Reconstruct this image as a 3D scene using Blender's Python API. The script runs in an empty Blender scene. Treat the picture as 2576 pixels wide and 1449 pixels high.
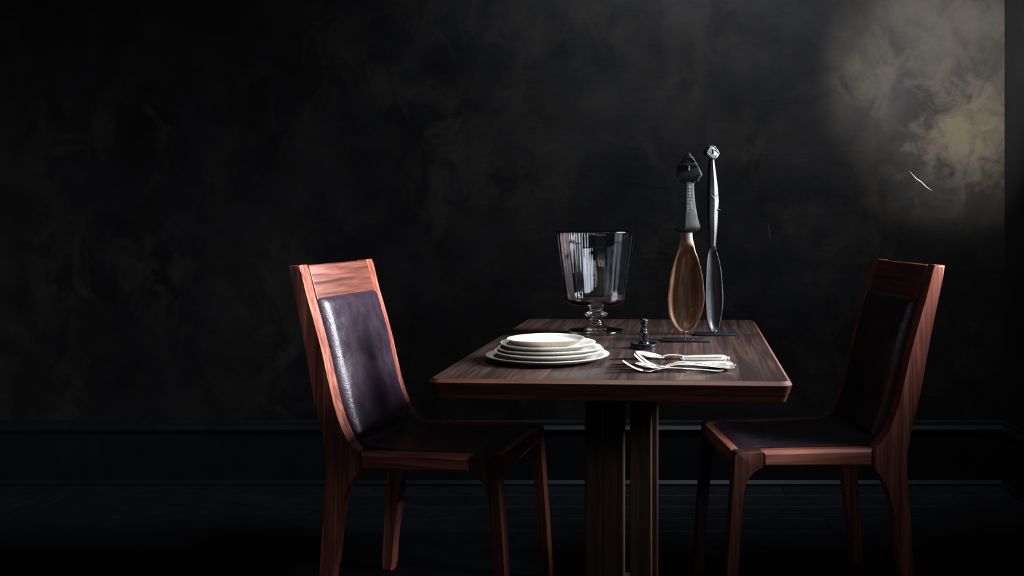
import bpy, bmesh, math, random
from mathutils import Vector, Matrix
random.seed(7)
SC = bpy.context.scene
COL = SC.collection
PI = math.pi

# ------------------------------------------------------------------ camera, world, lights, exposure
# metres; camera at the origin of x, y looking along +y, level; lens shift places the cropped frame
F, CX, CY, EYE = 2550.0, 1585.0, 553.0, 1.06
cam = bpy.data.cameras.new('camera')
cam.sensor_width = 36.0
cam.lens = F / 2576 * 36.0
cam.shift_x = -(CX - 1288.0) / 2576
cam.shift_y = -(724.5 - CY) / 2576
cam.clip_start = 0.05
co = bpy.data.objects.new('camera', cam)
co.location = (0, 0, EYE)
co.rotation_euler = (PI / 2, 0, 0)
COL.objects.link(co)
SC.camera = co

w = bpy.data.worlds.new('world'); SC.world = w
w.use_nodes = True
w.node_tree.nodes['Background'].inputs[0].default_value = (0.55, 0.68, 1.0, 1)
w.node_tree.nodes['Background'].inputs[1].default_value = 0.6

def area(name, loc, target, sx, sy, power, col, spread=180):
    l = bpy.data.lights.new(name, 'AREA'); l.shape = 'RECTANGLE'; l.size = sx; l.size_y = sy
    l.energy = power; l.color = col; l.spread = math.radians(spread)
    o = bpy.data.objects.new(name, l); o.location = loc
    o.rotation_euler = (Vector(target) - Vector(loc)).to_track_quat('-Z', 'Y').to_euler()
    COL.objects.link(o); return o
# daylight falling through the sash window in the right-hand wall
area('window_daylight', (1.58, 2.46, 1.65), (0.58, 2.44, 1.37), 0.80, 0.80, 112, (0.92, 0.94, 1.0), 68)
# added light at an unseen left-wall window; rims the glass
area('added_left_light', (-3.66, 1.5, 1.55), (-2.66, 1.7, 1.48), 1.3, 0.8, 2.2, (0.78, 0.87, 1.0), 120)
# added unseen light above the near table end, brightens the cutlery
area('added_overhead_light', (0.08, 2.02, 2.75), (0.08, 2.12, 0.75), 0.45, 0.45, 2.5, (1.0, 0.97, 0.93), 32)
# added light at an unseen second window; puts streaks in the goblet
area('added_side_light', (1.58, 0.35, 1.58), (0.58, 0.95, 1.46), 1.6, 0.24, 11, (0.84, 0.90, 1.0), 110)
# wall-washing lamp on the right, high up, warm
def spot(name, loc, target, power, col, ang, blend, soft):
    l = bpy.data.lights.new(name, 'SPOT'); l.energy = power; l.color = col
    l.spot_size = math.radians(ang); l.spot_blend = blend; l.shadow_soft_size = soft
    o = bpy.data.objects.new(name, l); o.location = loc
    o.rotation_euler = (Vector(target) - Vector(loc)).to_track_quat('-Z', 'Y').to_euler(); COL.objects.link(o)
spot('wall_spotlight', (1.05, 2.1, 2.3), (1.28, 4.06, 1.63), 2000, (1.0, 0.94, 0.84), 31, 0.85, 0.05)
spot('added_wall_wash', (0.55, 3.0, 2.95), (0.40, 4.06, 2.25), 500, (0.90, 0.94, 1.0), 112, 1.0, 0.08)  # added unseen light that lifts the tone of the back wall
# weak cool bounce from the room behind the photographer
area('room_fill', (-0.6, -1.6, 2.3), (0.2, 4.0, 1.1), 2.4, 1.4, 0.4, (0.75, 0.82, 1.0))

vs = SC.view_settings
vs.view_transform = 'Standard'; vs.look = 'None'; vs.gamma = 1.0; vs.exposure = 0.0
vs.use_curve_mapping = False

# ------------------------------------------------------------------ materials
def mat(name):
    m = bpy.data.materials.new(name); m.use_nodes = True
    return m, m.node_tree.nodes, m.node_tree.links, m.node_tree.nodes['Principled BSDF']
def ramp(n, pts):
    r = n.new('ShaderNodeValToRGB')
    e = r.color_ramp.elements
    e[0].position, e[0].color = pts[0][0], (*pts[0][1], 1)
    e[1].position, e[1].color = pts[-1][0], (*pts[-1][1], 1)
    for p, c in pts[1:-1]:
        q = e.new(p); q.color = (*c, 1)
    return r
def coords(n, l, scale=(1, 1, 1), rot=(0, 0, 0), loc=(0, 0, 0)):
    t = n.new('ShaderNodeTexCoord'); m = n.new('ShaderNodeMapping')
    m.inputs['Scale'].default_value = scale; m.inputs['Rotation'].default_value = rot
    m.inputs['Location'].default_value = loc
    l.new(t.outputs['Object'], m.inputs[0]); return m
def noise(n, l, vec, scale, detail=5, rough=0.55, dist=0.0):
    x = n.new('ShaderNodeTexNoise'); x.inputs['Scale'].default_value = scale
    x.inputs['Detail'].default_value = detail; x.inputs['Roughness'].default_value = rough
    x.inputs['Distortion'].default_value = dist
    l.new(vec.outputs[0], x.inputs['Vector']); return x
def bump(n, l, src, b, strength, dist):
    u = n.new('ShaderNodeBump'); u.inputs['Strength'].default_value = strength
    u.inputs['Distance'].default_value = dist
    l.new(src, u.inputs['Height']); l.new(u.outputs[0], b.inputs['Normal'])

def wood(name, axis, dark, mid, light, rough=0.36, seed=0.0, spec=0.5, coat=0.0):
    m, n, l, b = mat(name)
    s = [40, 40, 40]; s[axis] = 1.8
    c = coords(n, l, s, (0.02, 0.03, 0.02), (seed, seed * 1.7, seed * 0.6))
    a = noise(n, l, c, 1.0, 8, 0.62, 1.1)
    r = ramp(n, [(0.30, dark), (0.50, mid), (0.72, light)])
    l.new(a.outputs[0], r.inputs[0])
    s2 = [170, 170, 170]; s2[axis] = 7
    c2 = coords(n, l, s2)
    p = noise(n, l, c2, 1.0, 3, 0.5)
    r2 = ramp(n, [(0.36, (0.55, 0.5, 0.48)), (0.55, (1, 1, 1))])
    l.new(p.outputs[0], r2.inputs[0])
    mx = n.new('ShaderNodeMix'); mx.data_type = 'RGBA'; mx.blend_type = 'MULTIPLY'
    mx.inputs[0].default_value = 0.8
    l.new(r.outputs[0], mx.inputs[6]); l.new(r2.outputs[0], mx.inputs[7])
    l.new(mx.outputs[2], b.inputs['Base Color'])
    rr = n.new('ShaderNodeMapRange'); rr.inputs[3].default_value = rough - 0.08; rr.inputs[4].default_value = rough + 0.14
    l.new(a.outputs[0], rr.inputs[0]); l.new(rr.outputs[0], b.inputs['Roughness'])
    b.inputs['Specular IOR Level'].default_value = spec
    b.inputs['Coat Weight'].default_value = coat; b.inputs['Coat Roughness'].default_value = 0.25
    bump(n, l, p.outputs[0], b, 0.25, 0.0006)
    return m

W_D, W_M, W_L = (0.09, 0.022, 0.012), (0.20, 0.058, 0.036), (0.38, 0.15, 0.105)
wood_x = wood('walnut_along_x', 0, W_D, W_M, W_L)
wood_y = wood('walnut_along_y', 1, W_D, W_M, W_L)
wood_z = wood('walnut_along_z', 2, W_D, W_M, W_L)
T_D, T_M, T_L = (0.006, 0.0033, 0.0030), (0.014, 0.0070, 0.0058), (0.038, 0.019, 0.015)
table_mats = [wood('table_plank_wood_%s' % 'abcd'[i], 1, tuple(v * k for v in T_D), tuple(v * k for v in T_M),
                   tuple(v * k for v in T_L), 0.36, 3.1 * i, 0.28) for i, k in enumerate((0.75, 1.0, 1.35, 0.9))]
edge_wood = wood('table_edge_wood', 0, (0.02, 0.006, 0.003), (0.05, 0.014, 0.007), (0.10, 0.032, 0.016), 0.55, 0.0, 0.2)
post_wood = wood('pedestal_wood', 2, (0.008, 0.0035, 0.0015), (0.018, 0.008, 0.0035), (0.032, 0.015, 0.0065), 0.4)
crest_wood = wood('crest_walnut', 1, (0.05, 0.014, 0.009), (0.105, 0.034, 0.023), (0.17, 0.066, 0.048))
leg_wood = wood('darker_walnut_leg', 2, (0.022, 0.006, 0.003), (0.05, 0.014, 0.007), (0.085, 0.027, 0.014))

def m_leather():
    m, n, l, b = mat('aubergine_leather')
    c = coords(n, l)
    a = noise(n, l, c, 9, 6, 0.6, 0.4)
    r = ramp(n, [(0.3, (0.015, 0.009, 0.015)), (0.55, (0.026, 0.016, 0.026)), (0.75, (0.038, 0.026, 0.036))])
    l.new(a.outputs[0], r.inputs[0]); l.new(r.outputs[0], b.inputs['Base Color'])
    v = n.new('ShaderNodeTexVoronoi'); v.inputs['Scale'].default_value = 420
    l.new(c.outputs[0], v.inputs['Vector'])
    d = noise(n, l, c, 60, 5, 0.6)
    ad = n.new('ShaderNodeMath'); ad.operation = 'MULTIPLY_ADD'; ad.inputs[1].default_value = 0.3
    l.new(v.outputs['Distance'], ad.inputs[0]); l.new(d.outputs[0], ad.inputs[2])
    rr = ramp(n, [(0.35, (0.24,) * 3), (0.65, (0.46,) * 3)])
    l.new(noise(n, l, c, 22, 6, 0.65).outputs[0], rr.inputs[0])
    l.new(rr.outputs[0], b.inputs['Roughness'])
    b.inputs['Specular IOR Level'].default_value = 0.55
    bump(n, l, ad.outputs[0], b, 0.6, 0.0022)
    return m
leather = m_leather()

def m_wall():
    m, n, l, b = mat('charcoal_troweled_plaster')
    c = coords(n, l)
    big = noise(n, l, c, 1.1, 6, 0.6, 0.5)
    r = ramp(n, [(0.30, (0.0013, 0.0013, 0.0018)), (0.5, (0.0033, 0.0033, 0.0037)), (0.72, (0.0068, 0.0064, 0.0061))])
    l.new(big.outputs[0], r.inputs[0])
    fine = noise(n, l, c, 4.5, 9, 0.62, 0.35)
    r2 = ramp(n, [(0.32, (0.45,) * 3), (0.5, (0.95,) * 3), (0.68, (1.6,) * 3)])
    l.new(fine.outputs[0], r2.inputs[0])
    mx = n.new('ShaderNodeMix'); mx.data_type = 'RGBA'; mx.blend_type = 'MULTIPLY'; mx.inputs[0].default_value = 0.85
    l.new(r.outputs[0], mx.inputs[6]); l.new(r2.outputs[0], mx.inputs[7])
    # paler limewash showing through in streaky trowel marks
    st1 = noise(n, l, coords(n, l, (1.0, 1.0, 0.7), (0, -0.7, 0)), 7.5, 8, 0.66, 0.7)
    r3 = ramp(n, [(0.44, (0.0,) * 3), (0.62, (1.0,) * 3)])
    l.new(st1.outputs[0], r3.inputs[0])
    r4 = ramp(n, [(0.45, (0.25,) * 3), (0.60, (1.0,) * 3)])
    l.new(noise(n, l, c, 2.4, 3, 0.5).outputs[0], r4.inputs[0])
    mm = n.new('ShaderNodeMath'); mm.operation = 'MULTIPLY'
    l.new(r3.outputs[0], mm.inputs[0]); l.new(r4.outputs[0], mm.inputs[1])
    mw = n.new('ShaderNodeMix'); mw.data_type = 'RGBA'; mw.inputs[7].default_value = (0.0080, 0.0074, 0.0066, 1)
    l.new(mm.outputs[0], mw.inputs[0]); l.new(mx.outputs[2], mw.inputs[6]); mx = mw
    # a paler, warmer area with a noisy edge near the corner
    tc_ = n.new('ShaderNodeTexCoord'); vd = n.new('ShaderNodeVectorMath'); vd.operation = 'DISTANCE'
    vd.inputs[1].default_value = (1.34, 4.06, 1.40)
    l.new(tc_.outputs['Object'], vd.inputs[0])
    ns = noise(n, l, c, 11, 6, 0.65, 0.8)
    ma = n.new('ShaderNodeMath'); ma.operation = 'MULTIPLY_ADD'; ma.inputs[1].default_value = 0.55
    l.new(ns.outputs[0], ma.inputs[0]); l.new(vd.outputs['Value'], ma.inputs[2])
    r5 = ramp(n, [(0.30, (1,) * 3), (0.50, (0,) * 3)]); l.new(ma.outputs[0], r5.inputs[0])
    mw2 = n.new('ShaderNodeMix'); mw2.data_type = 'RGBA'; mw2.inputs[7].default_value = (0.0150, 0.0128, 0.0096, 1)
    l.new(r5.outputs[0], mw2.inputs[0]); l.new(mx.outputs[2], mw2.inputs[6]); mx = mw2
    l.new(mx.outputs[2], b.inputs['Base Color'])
    b.inputs['Roughness'].default_value = 0.85
    b.inputs['Specular IOR Level'].default_value = 0.06
    st = noise(n, l, coords(n, l, (1, 1, 2.6), (0, 0.5, 0)), 3.2, 8, 0.6, 0.9)
    bump(n, l, st.outputs[0], b, 0.35, 0.010)
    return m
wall_m = m_wall()

def simple(name, col, rough, metal=0.0, spec=0.5, nscale=None, namp=0.25, bumpd=0.0, coat=0.0):
    m, n, l, b = mat(name)
    b.inputs['Roughness'].default_value = rough; b.inputs['Metallic'].default_value = metal
    b.inputs['Specular IOR Level'].default_value = spec; b.inputs['Coat Weight'].default_value = coat
    if nscale:
        c = coords(n, l); a = noise(n, l, c, nscale, 6, 0.6)
        r = ramp(n, [(0.3, tuple(v * (1 - namp) for v in col)), (0.7, tuple(min(1, v * (1 + namp)) for v in col))])
        l.new(a.outputs[0], r.inputs[0]); l.new(r.outputs[0], b.inputs['Base Color'])
        if bumpd: bump(n, l, a.outputs[0], b, 0.4, bumpd)
    else:
        b.inputs['Base Color'].default_value = (*col, 1)
    return m
base_m = simple('black_gloss_paint', (0.003, 0.0034, 0.0044), 0.5, spec=0.10, nscale=9, namp=0.3)
floor_ms = [simple('dark_floor_paint_%s' % 'abc'[i], (0.0035 * k, 0.004 * k, 0.0054 * k), 0.6, spec=0.10, nscale=14, namp=0.4, bumpd=0.0008)
            for i, k in enumerate((0.85, 1.0, 1.2))]
black_m = simple('black_room_paint', (0.004, 0.004, 0.0045), 0.8, spec=0.05, nscale=5)
frame_m = simple('window_frame_paint', (0.05, 0.05, 0.05), 0.5, nscale=20)
silver = simple('polished_silver', (0.96, 0.93, 0.88), 0.30, 1.0, nscale=30, namp=0.04)
steel = simple('dark_knife_steel', (0.30, 0.31, 0.32), 0.12, 1.0, nscale=40, namp=0.08)
snuff_m = simple('glossy_blackened_metal', (0.005, 0.005, 0.007), 0.10, 0.0, 0.6, nscale=40)
plate_stand_m = simple('matte_black_steel', (0.0035, 0.0045, 0.0065), 0.30, 0.0, 0.4, nscale=60, namp=0.4)

def m_ceramic(name, col, speck):
    m, n, l, b = mat(name)
    c = coords(n, l)
    a = noise(n, l, c, 16, 5, 0.6)
    r = ramp(n, [(0.3, tuple(v * 0.86 for v in col)), (0.7, col)])
    l.new(a.outputs[0], r.inputs[0])
    s = noise(n, l, c, 330, 2, 0.5)
    r2 = ramp(n, [(speck, (0.30, 0.25, 0.17)), (speck + 0.03, (1, 1, 1))])
    l.new(s.outputs[0], r2.inputs[0])
    mx = n.new('ShaderNodeMix'); mx.data_type = 'RGBA'; mx.blend_type = 'MULTIPLY'; mx.inputs[0].default_value = 0.9
    l.new(r.outputs[0], mx.inputs[6]); l.new(r2.outputs[0], mx.inputs[7])
    l.new(mx.outputs[2], b.inputs['Base Color'])
    b.inputs['Roughness'].default_value = 0.33
    bump(n, l, a.outputs[0], b, 0.15, 0.001)
    return m
cer = m_ceramic('speckled_cream_glaze', (0.46, 0.44, 0.40), 0.31)
cer_g = m_ceramic('speckled_grey_glaze', (0.34, 0.35, 0.34), 0.33)
clay = simple('unglazed_brown_clay', (0.24, 0.21, 0.15), 0.7, nscale=420, namp=0.4)

def m_glass():
    m, n, l, b = mat('clear_hand_blown_glass')
    b.inputs['Base Color'].default_value = (0.97, 0.985, 1.0, 1)
    b.inputs['Roughness'].default_value = 0.0; b.inputs['IOR'].default_value = 1.5
    b.inputs['Transmission Weight'].default_value = 1.0
    return m
glass = m_glass()

def m_spoon(name, d, mcol, lt, rough=0.5):
    m, n, l, b = mat(name)
    c = coords(n, l, (60, 60, 7))
    a = noise(n, l, c, 1, 7, 0.65, 0.5)
    r = ramp(n, [(0.3, d), (0.52, mcol), (0.72, lt)])
    l.new(a.outputs[0], r.inputs[0]); l.new(r.outputs[0], b.inputs['Base Color'])
    b.inputs['Roughness'].default_value = rough
    b.inputs['Specular IOR Level'].default_value = 0.3
    q = noise(n, l, coords(n, l), 90, 5, 0.6)
    bump(n, l, q.outputs[0], b, 0.5, 0.0015)
    return m
sp_black = m_spoon('blackened_carved_wood', (0.002, 0.002, 0.0022), (0.004, 0.004, 0.0044), (0.010, 0.0096, 0.0096), 0.42)
sp_brown = m_spoon('worn_brown_bowl_wood', (0.05, 0.021, 0.010), (0.125, 0.060, 0.032), (0.32, 0.20, 0.125), 0.45)
sp_grey = m_spoon('grey_patinated_wood', (0.004, 0.0046, 0.006), (0.009, 0.0103, 0.013), (0.020, 0.023, 0.028), 0.45)

stud_m = m_spoon('paler_carved_relief_wood', (0.03, 0.028, 0.026), (0.06, 0.056, 0.052), (0.10, 0.095, 0.09), 0.4)  # paler tone for the raised carving on both handles

neck_m = m_spoon('painted_lit_neck_wood', (0.03, 0.022, 0.018), (0.06, 0.045, 0.036), (0.12, 0.095, 0.08), 0.45)  # neck colour made paler to stand for light falling on it
# ------------------------------------------------------------------ mesh helpers
def obj(name, bm, m, parent=None, smooth=None, kind=None):
    bmesh.ops.recalc_face_normals(bm, faces=bm.faces)
    me = bpy.data.meshes.new(name); bm.to_mesh(me); bm.free()
    for mm in (m if isinstance(m, (list, tuple)) else [m]): me.materials.append(mm)
    if smooth is not None:
        for p in me.polygons: p.use_smooth = True
        me.set_sharp_from_angle(angle=math.radians(smooth))
    o = bpy.data.objects.new(name, me); COL.objects.link(o)
    if parent: o.parent = parent
    if kind: o['kind'] = kind
    return o
def empty(name, label, cat, loc=(0, 0, 0), rz=0.0, group=None):
    o = bpy.data.objects.new(name, None); o.empty_display_size = 0.05
    o.location = loc; o.rotation_euler = (0, 0, rz); COL.objects.link(o)
    o['label'] = label; o['category'] = cat
    if group: o['group'] = group
    return o
def dup(root, loc, rz, label, group=None):
    r = root.copy(); COL.objects.link(r); r.location = loc; r.rotation_euler = (0, 0, rz); r['label'] = label
    if group: r['group'] = group
    for ch in list(root.children):
        c = ch.copy(); COL.objects.link(c); c.parent = r
        for g in list(ch.children):
            d = g.copy(); COL.objects.link(d); d.parent = c
    return r
def box(bm, x0, x1, y0, y1, z0, z1, bev=0.0, seg=1):
    t = bmesh.new()
    v = [t.verts.new(p) for p in ((x0, y0, z0), (x1, y0, z0), (x1, y1, z0), (x0, y1, z0), (x0, y0, z1), (x1, y0, z1), (x1, y1, z1), (x0, y1, z1))]
    for f in ((0, 3, 2, 1), (4, 5, 6, 7), (0, 1, 5, 4), (1, 2, 6, 5), (2, 3, 7, 6), (3, 0, 4, 7)): t.faces.new([v[i] for i in f])
    if bev: bmesh.ops.bevel(t, geom=list(t.edges), offset=bev, segments=seg, affect='EDGES', profile=0.5)
    me = bpy.data.meshes.new('tmp'); t.to_mesh(me); t.free(); bm.from_mesh(me); bpy.data.meshes.remove(me)
    return bm
def loft(bm, loops, close=True, cap=True):
    rows = [[bm.verts.new(p) for p in lp] for lp in loops]
    k = len(rows[0])
    for a, b in zip(rows, rows[1:]):
        for i in range(k if close else k - 1):
            j = (i + 1) % k
            bm.faces.new((a[i], a[j], b[j], b[i]))
    if cap:
        bm.faces.new(list(reversed(rows[0]))); bm.faces.new(rows[-1])
    return rows
def lathe(bm, prof, seg=64, center=(0, 0)):
    """prof = list of (r, z); r == 0 ends become poles"""
    rows = []
    for r, z in prof:
        if r < 1e-6: rows.append([bm.verts.new((center[0], center[1], z))])
        else: rows.append([bm.verts.new((center[0] + r * math.cos(2 * PI * i / seg), center[1] + r * math.sin(2 * PI * i / seg), z)) for i in range(seg)])
    for a, b in zip(rows, rows[1:]):
        for i in range(seg):
            j = (i + 1) % seg
            if len(a) == 1 and len(b) == 1: continue
            if len(a) == 1: bm.faces.new((a[0], b[j], b[i]))
            elif len(b) == 1: bm.faces.new((a[i], a[j], b[0]))
            else: bm.faces.new((a[i], a[j], b[j], b[i]))
    return bm
def smoothp(pts, n=6):
    """Catmull-Rom through points of any dimension"""
    P = [tuple(2 * a - b for a, b in zip(pts[0], pts[1]))] + list(pts) + [tuple(2 * a - b for a, b in zip(pts[-1], pts[-2]))]
    out = []
    for i in range(1, len(P) - 2):
        for k in range(n):
            t = k / n
            out.append(tuple(0.5 * (2 * b + (c - a) * t + (2 * a - 5 * b + 4 * c - d) * t * t + (3 * b - a - 3 * c + d) * t ** 3)
                             for a, b, c, d in zip(P[i - 1], P[i], P[i + 1], P[i + 2])))
    out.append(tuple(pts[-1])); return out
def prism(poly, y0, y1, bev=0.0, seg=2, axes='xz'):
    """extrude a 2D outline (x, z) along y"""
    bm = bmesh.new()
    a = [bm.verts.new((p[0], y0, p[1])) for p in poly]; b = [bm.verts.new((p[0], y1, p[1])) for p in poly]
    n = len(poly)
    for i in range(n):
        j = (i + 1) % n; bm.faces.new((a[i], a[j], b[j], b[i]))
    fa = bm.faces.new(list(reversed(a))); fb = bm.faces.new(b)
    if bev:
        es = list(set(list(fa.edges) + list(fb.edges)))
        bmesh.ops.bevel(bm, geom=es, offset=bev, segments=seg, affect='EDGES', profile=0.5, clamp_overlap=True)
    return bm
def tube(bm, pts, rad, seg=8, flat=1.0):
    """swept ellipse; rad scalar or list; flat squashes along z-ish normal"""
    n = len(pts); rows = []
    for i, p in enumerate(pts):
        a = Vector(pts[max(0, i - 1)]); b = Vector(pts[min(n - 1, i + 1)])
        t = (b - a).normalized()
        s = t.cross(Vector((0, 0, 1)))
        if s.length < 1e-3: s = Vector((1, 0, 0))
        s.normalize(); u = s.cross(t).normalized()
        r = rad[i] if isinstance(rad, (list, tuple)) else rad
        rx, rz = r if isinstance(r, (list, tuple)) else (r, r * flat)
        rows.append([Vector(p) + s * rx * math.cos(2 * PI * k / seg) + u * rz * math.sin(2 * PI * k / seg) for k in range(seg)])
    loft(bm, rows)
    return bm

# ------------------------------------------------------------------ room
XL, XR, YB, YF, ZC = -3.6, 1.50, 4.06, -2.4, 3.1
def struct(name, bm, m, label, smooth=None):
    o = obj(name, bm, m, None, smooth, 'structure'); o['label'] = label; o['category'] = name.split('_')[0]; return o
bm = bmesh.new(); box(bm, XL - .15, XR + .15, YB, YB + .15, -.1, ZC)
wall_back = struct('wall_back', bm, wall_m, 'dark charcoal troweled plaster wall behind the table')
UY0, UY1, UZ0, UZ1 = 0.80, 2.20, 1.10, 2.00
bm = bmesh.new(); box(bm, XL - .15, XL, YF, UY0, -.1, ZC); box(bm, XL - .15, XL, UY1, YB, -.1, ZC); box(bm, XL - .15, XL, UY0, UY1, -.1, UZ0); box(bm, XL - .15, XL, UY0, UY1, UZ1, ZC)
struct('wall_left', bm, black_m, 'near-black wall closing the room on the left')
bm = bmesh.new(); box(bm, XL - .15, XR + .15, YF - .15, YF, -.1, ZC)
struct('wall_front', bm, black_m, 'near-black wall behind the viewer')
WY0, WY1, WZ0, WZ1 = 1.99, 2.93, 1.18, 2.12
bm = bmesh.new()
VY0, VY1 = -0.46, 1.16
box(bm, XR, XR + .15, YF, VY0, -.1, ZC); box(bm, XR, XR + .15, VY1, WY0, -.1, ZC); box(bm, XR, XR + .15, WY1, YB, -.1, ZC)
box(bm, XR, XR + .15, VY0, VY1, -.1, 1.28); box(bm, XR, XR + .15, VY0, VY1, 1.88, ZC)
box(bm, XR, XR + .15, WY0, WY1, -.1, WZ0); box(bm, XR, XR + .15, WY0, WY1, WZ1, ZC)
struct('wall_right', bm, black_m, 'dark wall at the right edge, pierced by the window')
bm = bmesh.new(); box(bm, XL - .15, XR + .15, YF - .15, YB + .15, ZC, ZC + .1)
struct('ceiling', bm, black_m, 'near-black ceiling')
bm = bmesh.new(); box(bm, XL, XR, YF, YB, -.1, -.012)
fl = struct('floor', bm, floor_ms[0], 'dark floor of boards running along the back wall')
# floor boards, parallel to the back wall
y = YB - 0.16; row = 0
lens = {}
while y > 0.8:
    x = XL + 0.9 * ((row * 37) % 10) / 10 - 0.9
    while x < XR:
        x1 = min(x + 1.7, XR); x0 = max(x, XL)
        if x1 > x0 + 0.05:
            key = (round(x1 - x0, 3), (row + int((x + 9) * 3)) % 3)
            if key not in lens:
                b2 = bmesh.new(); L = x1 - x0
                box(b2, 0.001, L - 0.001, 0.0015, 0.1485, 0, 0.012, 0.0012)
                me = bpy.data.meshes.new('floor_board'); bmesh.ops.recalc_face_normals(b2, faces=b2.faces); b2.to_mesh(me); b2.free()
                me.materials.append(floor_ms[key[1]]); lens[key] = me
            o = bpy.data.objects.new('floor_board', lens[key]); o.location = (x0, y, -0.012)
            COL.objects.link(o); o.parent = fl
        x += 1.7
    y -= 0.15; row += 1
# baseboards: profile (distance from wall, z)
bp = [(0, 0), (.030, 0), (.030, .010), (.022, .018), (.018, .022), (.018, .205), (.026, .213), (.028, .226), (.020, .236), (.014, .240), (.012, .252), (0, .258)]
def baseboard(name, x0, x1, label):
    bm = bmesh.new()
    loft(bm, [[(xx, YB - d, z) for d, z in bp] for xx in (x0, x1)])
    return struct(name, bm, base_m, label, 40)
baseboard('baseboard_back', XL, XR, 'glossy black moulded baseboard along the back wall')
bm = bmesh.new(); loft(bm, [[(XR - d, yy, z) for d, z in bp] for yy in (YF, YB - .03)])
struct('baseboard_right', bm, base_m, 'glossy black baseboard along the right wall', 40)
# scratches in the plaster, thin pale slivers
scr_m = simple('pale_plaster_scratch', (0.12, 0.12, 0.115), 0.7, nscale=90)
def scratch(pts, wd):
    k = F / YB
    P = [((px - CX) / k, EYE - (py - CY) / k) for px, py in pts]
    b2 = bmesh.new(); a = []; b = []
    for i, (x_, z_) in enumerate(P):
        h = wd * (0.2 if i in (0, len(P) - 1) else 1)
        a.append((x_ - h * .6, z_ - h)); b.append((x_ + h * .6, z_ + h))
    loft(b2, [[(x_, YB - 0.0015, z_) for x_, z_ in a], [(x_, YB - 0.0015, z_) for x_, z_ in b], [(x_, YB + 0.001, z_) for x_, z_ in b], [(x_, YB + 0.001, z_) for x_, z_ in a]], close=False, cap=False)
    o = obj('scratch', b2, scr_m, wall_back); return o
scratch([(2288, 431), (2306, 450), (2318, 458), (2330, 470), (2344, 480)], 0.0016)
scratch([(1931, 560), (1935, 580), (1938, 605)], 0.0006)
scratch([(1472, 212), (1474, 226)], 0.0006)
# window in the right wall, out of frame; it lights the scene and shows in the glass
pm, n, l, b = mat('window_pane_glass')
tr = n.new('ShaderNodeBsdfTransparent'); gl = n.new('ShaderNodeBsdfGlossy'); gl.inputs['Roughness'].default_value = 0.02
mxs = n.new('ShaderNodeMixShader'); mxs.inputs[0].default_value = 0.05
l.new(tr.outputs[0], mxs.inputs[1]); l.new(gl.outputs[0], mxs.inputs[2]); l.new(mxs.outputs[0], n['Material Output'].inputs[0])
def window(name, y0, y1, z0, z1, bars, label):
    bm = bmesh.new()
    box(bm, XR - .02, XR + .10, y0, y0 + .05, z0, z1, .004); box(bm, XR - .02, XR + .10, y1 - .05, y1, z0, z1, .004)
    box(bm, XR - .02, XR + .10, y0 + .05, y1 - .05, z0, z0 + .05, .004); box(bm, XR - .02, XR + .10, y0 + .05, y1 - .05, z1 - .05, z1, .004)
    win = struct(name, bm, frame_m, label)
    for yy in bars:
        b2 = bmesh.new(); box(b2, XR + .02, XR + .06, yy - .012, yy + .012, z0 + .05, z1 - .05, .003); obj('muntin', b2, frame_m, win)
    b2 = bmesh.new(); box(b2, XR - .06, XR - .0205, y0 - .05, y1 + .05, z0 - .03, z0, .006); obj('window_sill', b2, frame_m, win)
    b2 = bmesh.new(); box(b2, XR + .036, XR + .040, y0 + .04, y1 - .04, z0 + .04, z1 - .04); obj('pane', b2, pm, win)
bm = bmesh.new()
for a_ in ((UY0, UY0 + .05, UZ0, UZ1), (UY1 - .05, UY1, UZ0, UZ1), (UY0 + .05, UY1 - .05, UZ0, UZ0 + .05), (UY0 + .05, UY1 - .05, UZ1 - .05, UZ1)):
    box(bm, XL - .04, XL + .02, *a_, .003)
struct('window_added_left', bm, frame_m, 'small dark-framed window added in the left wall')  # added frame for the left light, there for glints on the glass
window('window_1', WY0, WY1, WZ0, WZ1, (2.30, 2.62), 'dark-framed window in the right wall beside the table')
window('window_added_side', VY0, VY1, 1.28, 1.88, (-.1, .2, .5, .8), 'low and wide dark-framed window added in the right wall nearer the viewer')  # added opening for the side light, reflected in the goblet

# ------------------------------------------------------------------ table
TW, TD, TZ, TYAW = 0.712, 1.215, 0.75, 0.062
# near right corner and near left corner seen at (1997,962), (1068,955) on the plane z = 0.75
near_r = Vector((0.312, 1.933)); ydir = Vector((math.sin(TYAW), math.cos(TYAW))); xdir = Vector((math.cos(TYAW), -math.sin(TYAW)))
tc = near_r - xdir * TW / 2 + ydir * TD / 2
table = empty('dining_table', 'dark walnut dining table on square posts, standing between the two chairs', 'table', (tc.x, tc.y, 0), -TYAW)
def rrect(ix, r, n=8):
    hx, hy = TW / 2 - ix, TD / 2 - ix; r = max(r - ix, 0.004); P = []
    for cx, cy, a0 in ((hx - r, hy - r, 0), (-hx + r, hy - r, PI / 2), (-hx + r, -hy + r, PI), (hx - r, -hy + r, 1.5 * PI)):
        for k in range(n + 1):
            a = a0 + k * PI / 2 / n; P.append((cx + r * math.cos(a), cy + r * math.sin(a)))
    return P
bm = bmesh.new()
loft(bm, [[(p[0], p[1], z) for p in rrect(i, .026)] for i, z in ((.030, .7080), (.0135, .7085), (.0125, .7095), (.0010, .7400), (.0002, .7415), (.0003, .7428), (.0082, .7496), (.0092, .7498), (.0093, .7475))])
obj('tabletop_edge', bm, edge_wood, table, 22)
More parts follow.
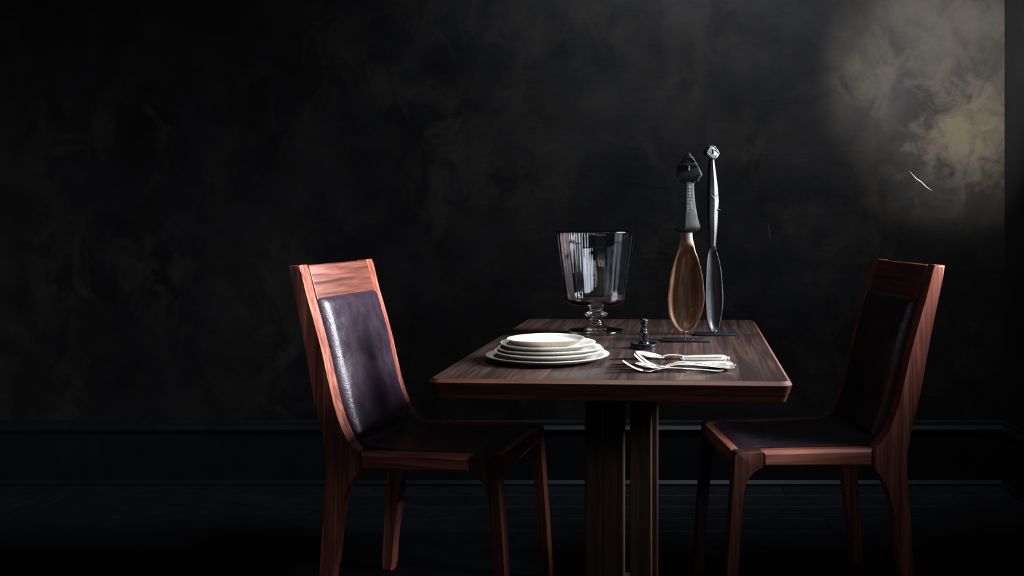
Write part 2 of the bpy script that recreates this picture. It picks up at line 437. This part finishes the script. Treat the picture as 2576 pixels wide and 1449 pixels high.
# planks of the top: strips running away from the viewer, clipped to the rounded outline
def clip(poly, x, keep_right):
    out = []
    for i in range(len(poly)):
        a, b_ = poly[i], poly[(i + 1) % len(poly)]
        ia = (a[0] >= x) == keep_right; ib = (b_[0] >= x) == keep_right
        if ia: out.append(a)
        if ia != ib and abs(b_[0] - a[0]) > 1e-9:
            t = (x - a[0]) / (b_[0] - a[0]); out.append((x, a[1] + t * (b_[1] - a[1])))
    return out
edges = [-.36, -.281, -.196, -.128, -.045, .038, .112, .190, .262, .36]
for i, (a, b_) in enumerate(zip(edges, edges[1:])):
    P = clip(clip(rrect(.0096, .026), a + .0004, True), b_ - .0004, False)
    cy_ = [(-.70, .70)] if i % 2 else [(-.70, .21), (.21, .70)]
    for y0, y1 in cy_:
        Q = [(q[1], q[0]) for q in P]; Q = clip(clip(Q, y0 + .0004, True), y1 - .0004, False); Q = [(q[1], q[0]) for q in Q]
        b2 = bmesh.new(); dz = random.uniform(-.00015, .00015)
        loft(b2, [[(q[0], q[1], z) for q in Q] for z in (.742, .7500 + dz)])
        obj('tabletop_plank', b2, table_mats[(i * 3 + (y0 > 0)) % 4], table)
# pedestal: four square posts, a beam cross under the top and arched feet
def tl(x, y): # world -> table local
    d = Vector((x, y)) - tc; return d.dot(xdir), d.dot(ydir)
for px_, py_ in ((-.039, 2.46), (.0275, 2.50), (-.088, 2.60), (.047, 2.64)):
    lx, ly = tl(px_, py_)
    b2 = bmesh.new(); box(b2, lx - .026, lx + .026, ly - .026, ly + .026, .09, .672, .003, 2); obj('post', b2, post_wood, table)
lx, ly = tl(-.013, 2.55)
b2 = bmesh.new(); box(b2, lx - .26, lx + .26, ly - .035, ly + .035, .672, .708, .004); obj('crossbeam', b2, edge_wood, table)
b2 = bmesh.new(); box(b2, lx - .035, lx + .035, ly - .42, ly - .036, .672, .708, .004); box(b2, lx - .035, lx + .035, ly + .036, ly + .42, .672, .708, .004); obj('crossbeam', b2, edge_wood, table)
top = smoothp([(0, .150), (.10, .146), (.17, .118), (.23, .078), (.29, .048), (.34, .030)], 5)
bot = smoothp([(.34, 0), (.28, 0), (.25, .010), (.12, .045), (0, .055)], 4)
for ang in (0, PI / 2, PI, -PI / 2):
    kf = .74 if abs(math.cos(ang)) > .5 else 1.0
    b2 = prism([(p[0] * kf, p[1]) for p in top + bot], -.032, .032, .004, 2)
    bmesh.ops.rotate(b2, verts=b2.verts, cent=(0, 0, 0), matrix=Matrix.Rotation(ang + .0, 3, 'Z'))
    bmesh.ops.translate(b2, verts=b2.verts, vec=(lx, ly, 0)); obj('pedestal_foot', b2, post_wood, table, 40)

# ------------------------------------------------------------------ chairs
# local frame: x from the seat front (0) to the back, y across the width, z up; side outline as photographed
WCH, TH = 0.445, 0.045
s_out = smoothp([(.5748, .938), (.5326, .7459), (.5049, .600), (.4800, .500), (.4690, .446), (.4670, .400), (.4720, .323), (.4795, .232), (.4872, .111), (.494, 0)], 5)
s_low = smoothp([(.463, 0), (.4542, .1124), (.4443, .1731), (.4340, .2643), (.419, .330), (.3971, .3743), (.3741, .4024)], 5)
s_in = smoothp([(.3752, .452), (.4069, .4827), (.4355, .5422), (.4608, .6326), (.4762, .698), (.5016, .7887), (.5204, .85), (.5437, .9400)], 5)
def make_chair(label):
    t = empty('dining_chair', label, 'chair', group='pair of leather dining chairs')
    for y0 in (0, WCH - TH):
        obj('rear_leg', prism(s_out + s_low + s_in, y0, y0 + TH, .006, 3), wood_z, t, 35)
        fo = smoothp([(.008, .4530), (.0015, .449), (-.001, .440), (-.006, .380), (-.0232, .1325), (-.031, 0)], 4)
        fi = smoothp([(-.003, 0), (.0063, .1313), (.020, .330), (.030, .372), (.046, .398), (.0721, .4113)], 4)
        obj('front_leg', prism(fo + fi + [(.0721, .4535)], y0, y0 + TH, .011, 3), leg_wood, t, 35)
        obj('side_rail', prism([(.0726, .4535), (.0726, .4113), (.374, .4030), (.3745, .4515)], y0 + .001, y0 + TH, .008, 1), wood_x, t, 35)
    bm = bmesh.new(); box(bm, -.001, .026, TH + .0005, WCH - TH - .0005, .405, .449, .005, 2); obj('front_rail', bm, wood_y, t, 35)
    bm = bmesh.new(); box(bm, .40, .43, TH + .0005, WCH - TH - .0005, .385, .43, .004, 2); obj('back_rail', bm, wood_y, t, 35)
    # crest rail between the stiles
    cr = [(.5150, .846), (.5400, .936), (.5440, .9385), (.5660, .9365), (.5690, .933), (.5485, .841)]
    obj('crest_rail', prism(cr, TH + .0005, WCH - TH - .0005, .003, 2), crest_wood, t, 35)
    # thin panel closing the back behind the pad
    bk = smoothp([(.424, .440), (.450, .505), (.4850, .640), (.5060, .740), (.5300, .846)], 4)
    obj('back_panel', prism(bk + [(p[0] + .012, p[1]) for p in reversed(bk)], TH + .0005, WCH - TH - .0005), wood_z, t, 35)
    # leather pads: swept over a path in x, z with a domed section across y
    def pad(name, path, th, dome, lo, hi, n=26):
        P = smoothp(path, 8); L = [0]
        for a, b_ in zip(P, P[1:]): L.append(L[-1] + math.dist(a, b_))
        loops = []; N = len(P)
        for i, p in enumerate(P):
            a = Vector(P[max(0, i - 1)]); b_ = Vector(P[min(N - 1, i + 1)]); tg = (b_ - a).normalized()
            nr = Vector((-tg.y, tg.x))
            u = L[i] / L[-1]; eu = 1 - abs(2 * u - 1) ** 9
            e2 = min(u, 1 - u) * L[-1] / .022; fu = math.sqrt(max(0, 1 - (1 - min(1, e2)) ** 2))
            front = []; back = []
            for k in range(n + 1):
                v = k / n; y_ = lo + (hi - lo) * v
                e3 = min(v, 1 - v) * (hi - lo) / .020; fv = math.sqrt(max(0, 1 - (1 - min(1, e3)) ** 2))
                h = (th + dome * (1 - abs(2 * v - 1) ** 2.6) * (0.4 + 0.6 * math.sin(PI * u))) * min(fu, 1) * fv
                h += 0.0012 * math.sin(11 * u + 5 * v) * fu * fv
                front.append((p[0] + nr.x * h, y_, p[1] + nr.y * h)); 
            for k in (n, 0):
                y_ = lo + (hi - lo) * k / n; back.append((p[0] - nr.x * .010, y_, p[1] - nr.y * .010))
            loops.append(front + back)
        bm = bmesh.new(); loft(bm, loops); bmesh.ops.remove_doubles(bm, verts=bm.verts, dist=1e-5)
        return obj(name, bm, leather, t, 60)
    pad('back_pad', [(.4010, .462), (.4160, .490), (.4400, .545), (.4620, .628), (.4850, .722), (.5060, .800), (.5200, .850)], .016, .020, TH + .002, WCH - TH - .002)
    pad('seat_pad', [(.415, .478), (.375, .452), (.30, .444), (.15, .442), (.06, .444), (.020, .438)], .020, .022, TH + .002, WCH - TH - .002)
    return t
AR = math.atan2(.129, 1.0)
ch = make_chair('walnut and leather dining chair on the right, facing away from the window with its back in shadow')
ch['label'] = 'walnut dining chair right of the table, its leather backrest lost in shadow'
ch.location = (0.2756, 2.6424, 0); ch.rotation_euler = (0, 0, AR)
# left chair: turned round; its near side is y = WCH
AL = PI - 0.186
d_u = Vector((math.cos(AL), math.sin(AL))); d_v = Vector((-math.sin(AL), math.cos(AL)))
# near outer rear edge (local .469, WCH) seen at pixel 819 on the seat level
Yn = 2.667; wp = Vector(((819 - CX) / F * Yn, Yn))
org = wp - d_u * .469 - d_v * WCH
ch2 = dup(ch, (org.x, org.y, 0), AL, 'walnut dining chair left of the table, its aubergine leather backrest lit by the window')

# ------------------------------------------------------------------ footed glass
Yg = 2.774; kg = F / Yg
xg = (1499.5 - CX) / kg
vase = empty('footed_glass', 'large clear glass goblet vase with knopped stem, at the back of the table', 'vase', (xg, Yg, TZ))
def zp(py): return (838.5 - py) / kg
out = [(0, .0022), (.030, .0018), (.060, .0006), (.070, .0002), (.0755, .0018), (.0778, .0055), (.0765, .0092), (.070, .0112),
       (.052, .0135), (.038, .0165), (.028, .0200), (.0222, .0240), (.0205, .0275), (.0212, .0300), (.0190, .0325), (.0170, .0355), (.0162, .0395), (.0170, .0430),
       (.0220, .0455), (.0290, .0485), (.0325, .0520), (.0318, .0550), (.0270, .0580), (.0200, .0605), (.0178, .0635), (.0185, .0665), (.0180, .0700), (.0205, .0735),
       (.034, .0760), (.052, .0772), (.066, .0790), (.0760, .0835), (.0815, .0900), (.0840, .0980)]
wall_o = [(.084 + (.1075 - .084) * t ** 0.92, .098 + (.2745 - .098) * t) for t in [k / 14 for k in range(1, 15)]]
rim = [(.1080, .2770), (.1068, .2788), (.1052, .2780)]
wall_i = [(r - .0034, z) for r, z in reversed(wall_o)]
inn = [(.0805, .098), (.0785, .0925), (.073, .0890), (.060, .0872), (.040, .0862), (.020, .0857), (0, .0855)]
bm = bmesh.new(); lathe(bm, out + wall_o + rim + wall_i + inn, 256)
for v in bm.verts:   # gentle unevenness of hand-blown walls
    r = math.hypot(v.co.x, v.co.y)
    if v.co.z > .1 and r > .05:
        a = math.atan2(v.co.y, v.co.x); k = 1 + .0035 * math.sin(5 * a + 14 * v.co.z) 
        if r < (.1075 - .084) / .1765 * (v.co.z - .098) + .084 - .0015: k += .0034 * math.sin(29 * a + 1.5 * math.sin(3 * a))
        v.co.x *= k; v.co.y *= k
obj('goblet', bm, glass, vase, 60)

# ------------------------------------------------------------------ plates
def plate(cx_px, tip_y, r_px, zoff, z_base, rise, m, label, bowl=False):
    """rim tips seen at tip_y; stack centre near y = 2.24 m"""
    Y = 2.24 + zoff; r = r_px / (F / Y); X = (cx_px - CX) / (F / Y)
    z_rim = rise
    if bowl:
        pr = [(0, .0), (r * .78, .0), (r * .80, .0015), (r * .90, z_rim * .45), (r * .985, z_rim * .93), (r, z_rim), (r * .975, z_rim - .0002), (r * .925, z_rim * .62), (r * .86, .0062), (r * .80, .0045), (0, .0040)]
    else:
        pr = [(0, .0), (r * .70, .0), (r * .72, .0015), (r * .88, z_rim * .45), (r * .985, z_rim - .0035), (r, z_rim - .0015), (r * .992, z_rim), (r * .955, z_rim - .0012), (r * .84, z_rim * .62), (r * .74, .0042), (0, .0038)]
    b2 = bmesh.new(); lathe(b2, pr, 96)
    b2.faces.ensure_lookup_table()
    for f in list(b2.faces)[:96 * 4]: f.material_index = 1
    for v in b2.verts:
        a = math.atan2(v.co.y, v.co.x); q = math.hypot(v.co.x, v.co.y) / r
        v.co.z += .0006 * q * q * math.sin(2 * a + r_px) ; k = 1 + .004 * math.sin(3 * a + r_px * .3) * q; v.co.x *= k; v.co.y *= k
    o = obj('plate', b2, [m, clay], None, 50); o.location = (X, Y, z_base); o.rotation_euler = (0, 0, r_px * .7)
    o['label'] = label; o['category'] = 'plate'; o['group'] = 'stacked stoneware plates'
    return o
plate(1378.5, 890, 155, .00, .7504, .0150, cer_g, 'largest stoneware plate at the bottom of the stack on the table')
plate(1381.5, 877, 138, .00, .7590, .0155, cer, 'second stoneware plate up, resting directly on the largest one')
plate(1383, 874, 131, .003, .7665, .0145, cer_g, 'middle stoneware plate of the stack, two plates above and two below')
plate(1379.5, 861.5, 119.5, .01, .7740, .0160, cer, 'fourth stoneware plate up, just beneath the small topmost one')
plate(1373, 854.5, 97.5, .015, .7850, .0130, cer_g, 'smallest round dish with a raised rim, topmost of the plate stack', True)

# ------------------------------------------------------------------ small black stand (pawn-like turned piece)
Yk = 2.452; kk = F / Yk
o = empty('candle_snuffer_stand', 'small glossy black turned stand with round dish foot, behind the cutlery', 'ornament', ((1620 - CX) / kk, Yk, TZ))
b2 = bmesh.new(); lathe(b2, [(0, 0.0006), (.030, 0.0), (.0340, .0012), (.0345, .0030), (.0318, .0045), (.0316, .0062), (.0336, .0080), (.0338, .0112), (.0322, .0126), (.0300, .0118), (.0285, .0085), (.0240, .0072), (.0120, .0068), (0, .0068)], 64)
obj('dish_foot', b2, snuff_m, o, 50)
b2 = bmesh.new(); lathe(b2, [(.0140, .0066), (.0138, .0130), (.0120, .0150), (.0128, .0175), (.0112, .0215), (.0112, .0245), (.0106, .028), (.0100, .034), (.0098, .0385), (.0088, .0402), (.0075, .0410), (.0090, .0438), (.0084, .0460), (.0062, .0475), (.0066, .0500), (.0056, .0530), (.0060, .0555), (0, .0556)], 48)
obj('stem', b2, snuff_m, o, 50)
b2 = bmesh.new(); lathe(b2, [(0, .0552), (.0066, .0556), (.0082, .0590), (.0098, .0630), (.0102, .0672), (.0088, .0700), (.0060, .0712), (.0030, .0722), (0, .0724)], 48)
obj('knob', b2, snuff_m, o, 50)

# ------------------------------------------------------------------ carved ceremonial spoons on steel stands
def spoon(Y, base_px, base_py, axis_px, rz, wmul, backd, cvf, handle, neck_split, bowl, head, bowl_mat, handle_mat, label, stand, top_py, first):
    k = F / Y; X0 = (axis_px - CX) / k
    Z = lambda py: TZ + (base_py - py) / k - TZ
    Xl = lambda px: (px - axis_px) / k * wmul
    root = empty('carved_spoon', label, 'spoon', (X0, Y, TZ), 0, group='pair of carved display spoons')
    R = Matrix.Rotation(rz, 3, 'Z')
    def add(name, b2, m, sm=40, parent=None, kind=None):
        bmesh.ops.rotate(b2, verts=b2.verts, cent=(0, 0, 0), matrix=R); return obj(name, b2, m, parent or root, sm, kind)
    # handle: ridged section
    loops = []
    for py, l_, r_, dep in smoothp(handle, 3):
        a, b_ = Xl(l_), Xl(r_); m_ = a + (b_ - a) * neck_split; d = dep
        pts = [(a, d * .15), (a, -d * .35), (a + (m_ - a) * .5, -d * .72), (m_, -d), (m_ + (b_ - m_) * .5, -d * .78), (b_, -d * .35), (b_, d * .15), (b_ - (b_ - a) * .2, d * .6 * backd), (m_, d * .75 * backd), (a + (b_ - a) * .1, d * .65 * backd)]
        loops.append([(p[0], p[1], Z(py)) for p in pts])
    b2 = bmesh.new(); loft(b2, loops); add('handle', b2, handle_mat, 28)
    # bowl: outer shell to the back, hollow to the front
    loops = []; NB = 22
    for py, l_, r_, cav, bk in smoothp(bowl, 3):
        a, b_ = Xl(l_), Xl(r_); c = (a + b_) / 2; hw = max((b_ - a) / 2, .0005)
        fr = []; ba = []
        for i in range(NB + 1):
            q = -1 + 2 * i / NB
            s = math.sin(q * PI / 2)
            f = 0 if abs(s) > .90 else (1 - (s / .90) ** 2) ** .8
            conv = -(1 - s * s) ** .5 * .011
            yf = f * cav * bk * cvf + (1 - cav) * conv
            fr.append((c + hw * s, yf, Z(py)))
        for i in range(NB - 1, 0, -1):
            q = -1 + 2 * i / NB; s = math.sin(q * PI / 2)
            ba.append((c + hw * s, .003 + (bk * cvf + .004) * (1 - s * s) ** .5, Z(py)))
        loops.append(fr + ba)
    nk = sum(1 for r_ in smoothp(bowl, 3) if r_[0] < 607)
    if first:
        b2 = bmesh.new(); loft(b2, loops[:nk]); add('neck', b2, neck_m, 50)
        loops = loops[nk - 1:]
    b2 = bmesh.new(); loft(b2, loops); add('bowl', b2, bowl_mat, 50)
    # head
    pl = [(Xl(px), Z(py)) for px, py in head]
    b2 = prism(pl, -.011, .009, .0045, 2); add('head', b2, handle_mat, 30)
    return root, k, Xl, Z, add
stand_label = None
h1 = [(458, 1714, 1747, .013), (470, 1713.5, 1746, .013), (490, 1711, 1747, .014), (510, 1709, 1749, .015), (535, 1704, 1753, .017), (555, 1699.5, 1757, .019), (570, 1695.5, 1761.5, .021), (578, 1696, 1757, .020), (583, 1703, 1750, .015), (585, 1711, 1742, .011)]
b1 = [(584, 1712, 1741.5, 0, .008), (600, 1711, 1742.5, 0, .010), (615, 1709, 1746, .05, .013), (630, 1705, 1749, .45, .017), (650, 1698, 1756, .9, .022), (675, 1691, 1762.5, 1, .026), (700, 1685.6, 1768, 1, .029), (725, 1682.4, 1770.5, 1, .031), (750, 1680, 1771.7, 1, .031), (775, 1681, 1769, 1, .030), (795, 1684, 1763, 1, .027), (812, 1691, 1756, 1, .022), (824, 1700, 1747, .9, .015), (831, 1709, 1738, .7, .009), (835, 1718, 1729, .2, .004)]
hd1 = [(1734.5, 385), (1745, 398), (1756, 418.6), (1766.8, 438.7), (1765.6, 443.5), (1753, 453), (1747, 460), (1713.5, 460), (1707, 449), (1700.7, 440.7), (1702, 428), (1707.6, 414), (1714.5, 404), (1725, 391)]
r1, k1, X1, Z1, add1 = spoon(2.60, 1725, 857, 1725, -0.16, 1.0, 1.0, 1.2, h1, .47, b1, hd1, sp_brown, sp_black,
    'carved wooden spoon with pointed triangular head and brown bowl, nearer of the two', None, 386, True)
def strip(pts, rad, X, Z, yy, m, name, add):
    b2 = bmesh.new(); tube(b2, [(X(px), yy + (q[0] if q else 0), Z(py)) for px, py, *q in pts], rad, 8); return add(name, b2, m, 60)
strip(smoothp([(1708, 416), (1716, 414), (1726, 414.5), (1734, 420)], 4), .0016, X1, Z1, -.0115, sp_black, 'brow', add1)
strip(smoothp([(1734, 420), (1740, 415), (1748, 416), (1757, 419.5)], 4), .0016, X1, Z1, -.0115, sp_black, 'brow', add1)
strip([(1734, 417), (1733.6, 423), (1733, 429)], [.0015, .0024, .0030], X1, Z1, -.0125, sp_black, 'nose', add1)
strip(smoothp([(1727, 399), (1735, 397.5), (1743, 400), (1750, 408)], 4), .0011, X1, Z1, -.0112, sp_black, 'forehead_ridge', add1)
strip(smoothp([(1738, 452), (1746, 450), (1753, 446), (1763, 441)], 4), .0016, X1, Z1, -.0110, sp_black, 'jaw_ridge', add1)
# crosshatched studs on the lit facet of the handle: relief joined into one part
b2 = bmesh.new()
for i in range(19):
    py = 466 + i * 3.7
    t = (py - 458) / 77
    l_, r_ = 1714 - 9 * t ** 1.6, 1747 + 5 * t ** 1.8
    xm = l_ + (r_ - l_) * .50; d = .013 + .004 * t
    nn = 5 + (i > 8)
    for j in range(nn):
        f = (j + .5) / nn * .86
        px = xm + (r_ - xm) * f
        yy = -d * (1 - .62 * f ** 1.1) - .0002
        c = Vector((X1(px), yy, Z1(py))); s = .00125
        v = [b2.verts.new(c + Vector(q) * s) for q in ((-1, 0.6, 0), (0, .6, -1), (1, .6, 0), (0, .6, 1), (0, -1.0, 0))]
        for q in ((0, 1, 4), (1, 2, 4), (2, 3, 4), (3, 0, 4), (3, 2, 1, 0)): b2.faces.new([v[u] for u in q])
add1('carved_studs', b2, stud_m, None, None, 'stuff')
h2 = [(400, 1785.5, 1796, .007), (430, 1784.5, 1800, .008), (460, 1784, 1804, .009), (490, 1783.5, 1807, .009), (510, 1783.5, 1808, .0095), (535, 1783.5, 1806, .009), (560, 1784, 1805, .009), (590, 1785, 1802.5, .009), (618, 1786, 1800, .007), (622, 1787, 1799, .005)]
b2_ = [(619, 1785, 1800, 0, .004), (624, 1783, 1802, .3, .005), (635, 1781, 1805, .9, .008), (650, 1779, 1810, 1, .011), (675, 1777, 1816, 1, .015), (700, 1775.5, 1819, 1, .018), (725, 1775, 1821, 1, .020), (750, 1774.5, 1822.5, 1, .020), (775, 1775.5, 1821, 1, .019), (795, 1777.5, 1818, 1, .017), (812, 1780.5, 1814, 1, .014), (825, 1785, 1810, .9, .009), (832, 1789, 1805, .6, .006), (836, 1795, 1800, .2, .003)]
hd2 = [(1768.2, 385.4), (1772.7, 378.8), (1778.7, 368.8), (1786.5, 366), (1795.9, 368.3), (1802.5, 377), (1808.8, 386), (1803, 392.6), (1797.5, 398.6), (1793.6, 402), (1788, 401.8), (1784, 398.6), (1774, 390.4)]
r2, k2, X2, Z2, add2 = spoon(2.73, 1796, 842.5, 1791, 0.42, 1.04, 2.6, 1.0, h2, .45, b2_, hd2, sp_grey, sp_grey,
    'slender grey carved spoon with small rounded face, behind the brown-bowled spoon', None, 366, False)
ring = [(1772, 385.6), (1775.5, 379.5), (1780.5, 370.5), (1787, 368), (1794.5, 370), (1799.8, 378.5), (1804.5, 386), (1800, 391.5), (1795, 396.5), (1788.5, 398.5), (1778.5, 389.8), (1772, 385.6)]
strip(ring, .0013, X2, Z2, -.0115, sp_grey, 'face_rim', add2)
strip(smoothp([(1776, 381.5), (1782, 378.5), (1789, 376), (1796, 379), (1802, 383.5)], 4), .0015, X2, Z2, -.0115, sp_grey, 'brow', add2)
strip([(1789, 376), (1789.3, 382), (1789.5, 387.5)], [.0014, .0020, .0024], X2, Z2, -.012, sp_grey, 'nose', add2)
# carved chevron, ladder notches and peg
strip([(1785, 490), (1794, 501)], .0007, X2, Z2, -.0088, sp_grey, 'chevron', add2)
strip([(1794, 501), (1804, 488)], .0007, X2, Z2, -.0085, sp_grey, 'chevron', add2)
b2 = bmesh.new()
for i in range(24):
    py = 409 + i * 3.3; t = (py - 400) / 90
    l_, r_ = 1785.5 - 2 * t ** .9, 1796 + 11 * t ** .95; xm = l_ + (r_ - l_) * .45; d = .007 + .002 * t
    for a, b_ in ((xm + .8, r_ - 1.0), (l_ + 1.5, xm - .8)):
        fa = lambda px: (abs(px - xm) / ((r_ - xm) if px > xm else (xm - l_)))
        tube(b2, [(X2(a), -d * (1 - .62 * fa(a)) - .0001, Z2(py)), (X2(b_), -d * (1 - .62 * fa(b_)) - .0001, Z2(py))], .00045, 5)
add2('carved_notches', b2, stud_m, None, None, 'stuff')
b2 = bmesh.new(); tube(b2, [(X2(1804), -.006, Z2(528)), (X2(1810.5), -.0065, Z2(527.5))], [.0016, .0020], 8); add2('peg', b2, sp_grey, 60)
# the two steel plates with pins (one piece each, lying on the table)
def stand(x0p, x1p, Y, depth, label, pin_px, pin_top_z, holes):
    k = F / Y; xa, xb = (x0p - CX) / k, (x1p - CX) / k; c = (xa + xb) / 2
    o = empty('display_stand', label, 'stand', (c, Y, TZ), 0.0, group='steel spoon stands')
    h = (xb - xa) / 2
    b2 = bmesh.new(); box(b2, -h, h, -depth / 2, depth / 2, 0.0003, .0052, .0007, 2); obj('base_plate', b2, plate_stand_m, o, 40)
    px = (pin_px - CX) / k - c
    b2 = bmesh.new(); tube(b2, [(px, 0, .0050), (px, 0.0, pin_top_z)], .0016, 10); obj('pin', b2, plate_stand_m, o, 60)
    for hx in holes:
        b3 = bmesh.new(); lathe(b3, [(0, .0053), (.0022, .0053), (.0030, .0057), (.0026, .0060), (.0012, .0056), (0, .0056)], 14, (hx, -depth * .22)); obj('screw', b3, silver, o, 60)
    return o
stand(1666, 1783, 2.595, .070, 'flat black steel stand plate under the brown-bowled spoon', 1722, .0265, (.018,))
stand(1746, 1850, 2.725, .052, 'flat black steel stand plate under the slender grey spoon', 1797, .012, ())

# ------------------------------------------------------------------ cutlery
def place(o, X, Y, Z, rz, rx=0.0, ry=0.0): o.location = (X, Y, Z); o.rotation_euler = (rx, ry, rz)
def handle_flat(bm, path, rad):
    P = smoothp([(*p, *r) for p, r in zip(path, rad)], 5)
    tube(bm, [p[:3] for p in P], [(p[3], p[4]) for p in P], 12)
def fork_root(label):
    t = empty('fork', label, 'fork', group='silver forks in the cutlery bundle')
    b2 = bmesh.new()
    handle_flat(b2, [(.066, 0, .0045), (.078, 0, .0095), (.092, 0, .0120), (.125, 0, .0110), (.165, 0, .0075), (.190, 0, .0045), (.200, 0, .0052), (.2045, 0, .0068)],
                [(.0034, .0016), (.0028, .0018), (.0030, .0020), (.0042, .0016), (.0068, .0014), (.0095, .0013), (.0090, .0013), (.0040, .0012)])
    obj('handle', b2, silver, t, 60)
    b2 = bmesh.new()
    rows = []
    for x_, z_, w_ in smoothp([(.038, .0035, .0110), (.048, .0015, .0118), (.058, .0018, .0095), (.066, .0045, .0042), (.070, .0065, .0034)], 4):
        rows.append([(x_, -w_, z_ + .0022), (x_, 0, z_ - .0002), (x_, w_, z_ + .0022), (x_, w_ * .97, z_ + .0036), (x_, 0, z_ + .0012), (x_, -w_ * .97, z_ + .0036)])
    loft(b2, rows); obj('root_plate', b2, silver, t, 50)
    for yy in (-.0096, -.0032, .0032, .0096):
        b2 = bmesh.new()
        tube(b2, smoothp([(.041, yy, .0050), (.028, yy, .0100), (.014, yy, .0195), (.004, yy, .0285), (0, yy * .97, .0325)], 4), [(.0018, .0011)] * 14 + [(.0010, .0007)] * 3, 8)
        obj('tine', b2, silver, t, 60)
    return t
def spoon_root(label):
    t = empty('table_spoon', label, 'spoon', group='silver spoons in the cutlery bundle')
    b2 = bmesh.new()
    handle_flat(b2, [(.058, 0, .0085), (.072, 0, .0120), (.092, 0, .0125), (.125, 0, .0110), (.165, 0, .0075), (.190, 0, .0048), (.199, 0, .0055), (.203, 0, .0070)],
                [(.0034, .0016), (.0028, .0020), (.0030, .0020), (.0042, .0016), (.0068, .0014), (.0095, .0013), (.0090, .0013), (.0040, .0012)])
    obj('handle', b2, silver, t, 60)
    b2 = bmesh.new(); NR, NA = 10, 40; top = []; bot = []
    for i in range(NR + 1):
        q = i / NR; ta = []; ba = []
        for k in range(NA):
            a = 2 * PI * k / NA; w_ = .0195 * (1 + .16 * math.cos(a) * -1)
            x_ = .030 + .0315 * q * math.cos(a); y_ = w_ * q * math.sin(a)
            z_ = .0010 + .0085 * q ** 2.2 + .0035 * (x_ - .03) / .03 * -q
            ta.append((x_, y_, z_ + .0012)); ba.append((x_, y_, z_))
        top.append(ta); bot.append(ba)
    loops = bot + list(reversed(top))
    rows = []
    loft(b2, loops[1:-1], cap=True); obj('bowl', b2, silver, t, 60)
    return t
def knife_root(label):
    t = empty('table_knife', label, 'knife', group='silver-handled knives in the cutlery bundle')
    b2 = bmesh.new()
    P = smoothp([(.150, .0048, .0048), (.154, .0080, .0076), (.158, .0076, .0072), (.175, .0082, .0076), (.205, .0092, .0084), (.232, .0100, .0090), (.242, .0088, .0080), (.2475, .0050, .0048), (.250, .0056, .0050), (.2535, .0040, .0038), (.2545, .0008, .0008)], 4)
    tube(b2, [(p[0], 0, .0085) for p in P], [(p[1], p[2]) for p in P], 16); obj('handle', b2, silver, t, 50)
    b2 = bmesh.new(); rows = []
    for x_, lo, hi in smoothp([(.0, .0070, .0086), (.006, -.0010, .0092), (.02, -.0060, .0096), (.06, -.0085, .0096), (.12, -.0080, .0092), (.142, -.0050, .0085), (.150, -.0035, .0045)], 4):
        rows.append([(x_, lo, .0085), (x_, hi, .0076), (x_, hi, .0094)])
    loft(b2, rows); obj('blade', b2, steel, t, 40)
    return t
f1 = fork_root('front fork of the bundle, tines curving up over the spoon bowl'); place(f1, .0085, 2.070, .7530, .0)
f2 = dup(f1, (0, 0, 0), 0, 'fork nested just behind and above the front fork'); place(f2, .0125, 2.078, .7562, .01)
f3 = dup(f1, (0, 0, 0), 0, 'lowest fork of the bundle, reaching furthest left on the table'); place(f3, -.0150, 2.062, .7504, -.02); f3.scale = (1, 1, .72)
s1 = spoon_root('silver spoon with shaded bowl beneath the two upper forks'); place(s1, .012, 2.088, .7504, .0)
s2 = dup(s1, (0, 0, 0), 0, 'silver spoon at the back of the bundle, its bright bowl rim tilted up'); place(s2, .012, 2.157, .7650, .0, .08, .065)
k1_ = knife_root('dark-bladed knife lying on top of the cutlery, blade reaching towards the plates'); place(k1_, -.044, 2.132, .7592, .02, -.35)
k2_ = dup(k1_, (0, 0, 0), 0, 'lower knife of the bundle, handle just in front of the top one'); place(k2_, -.040, 2.104, .7505, .0)
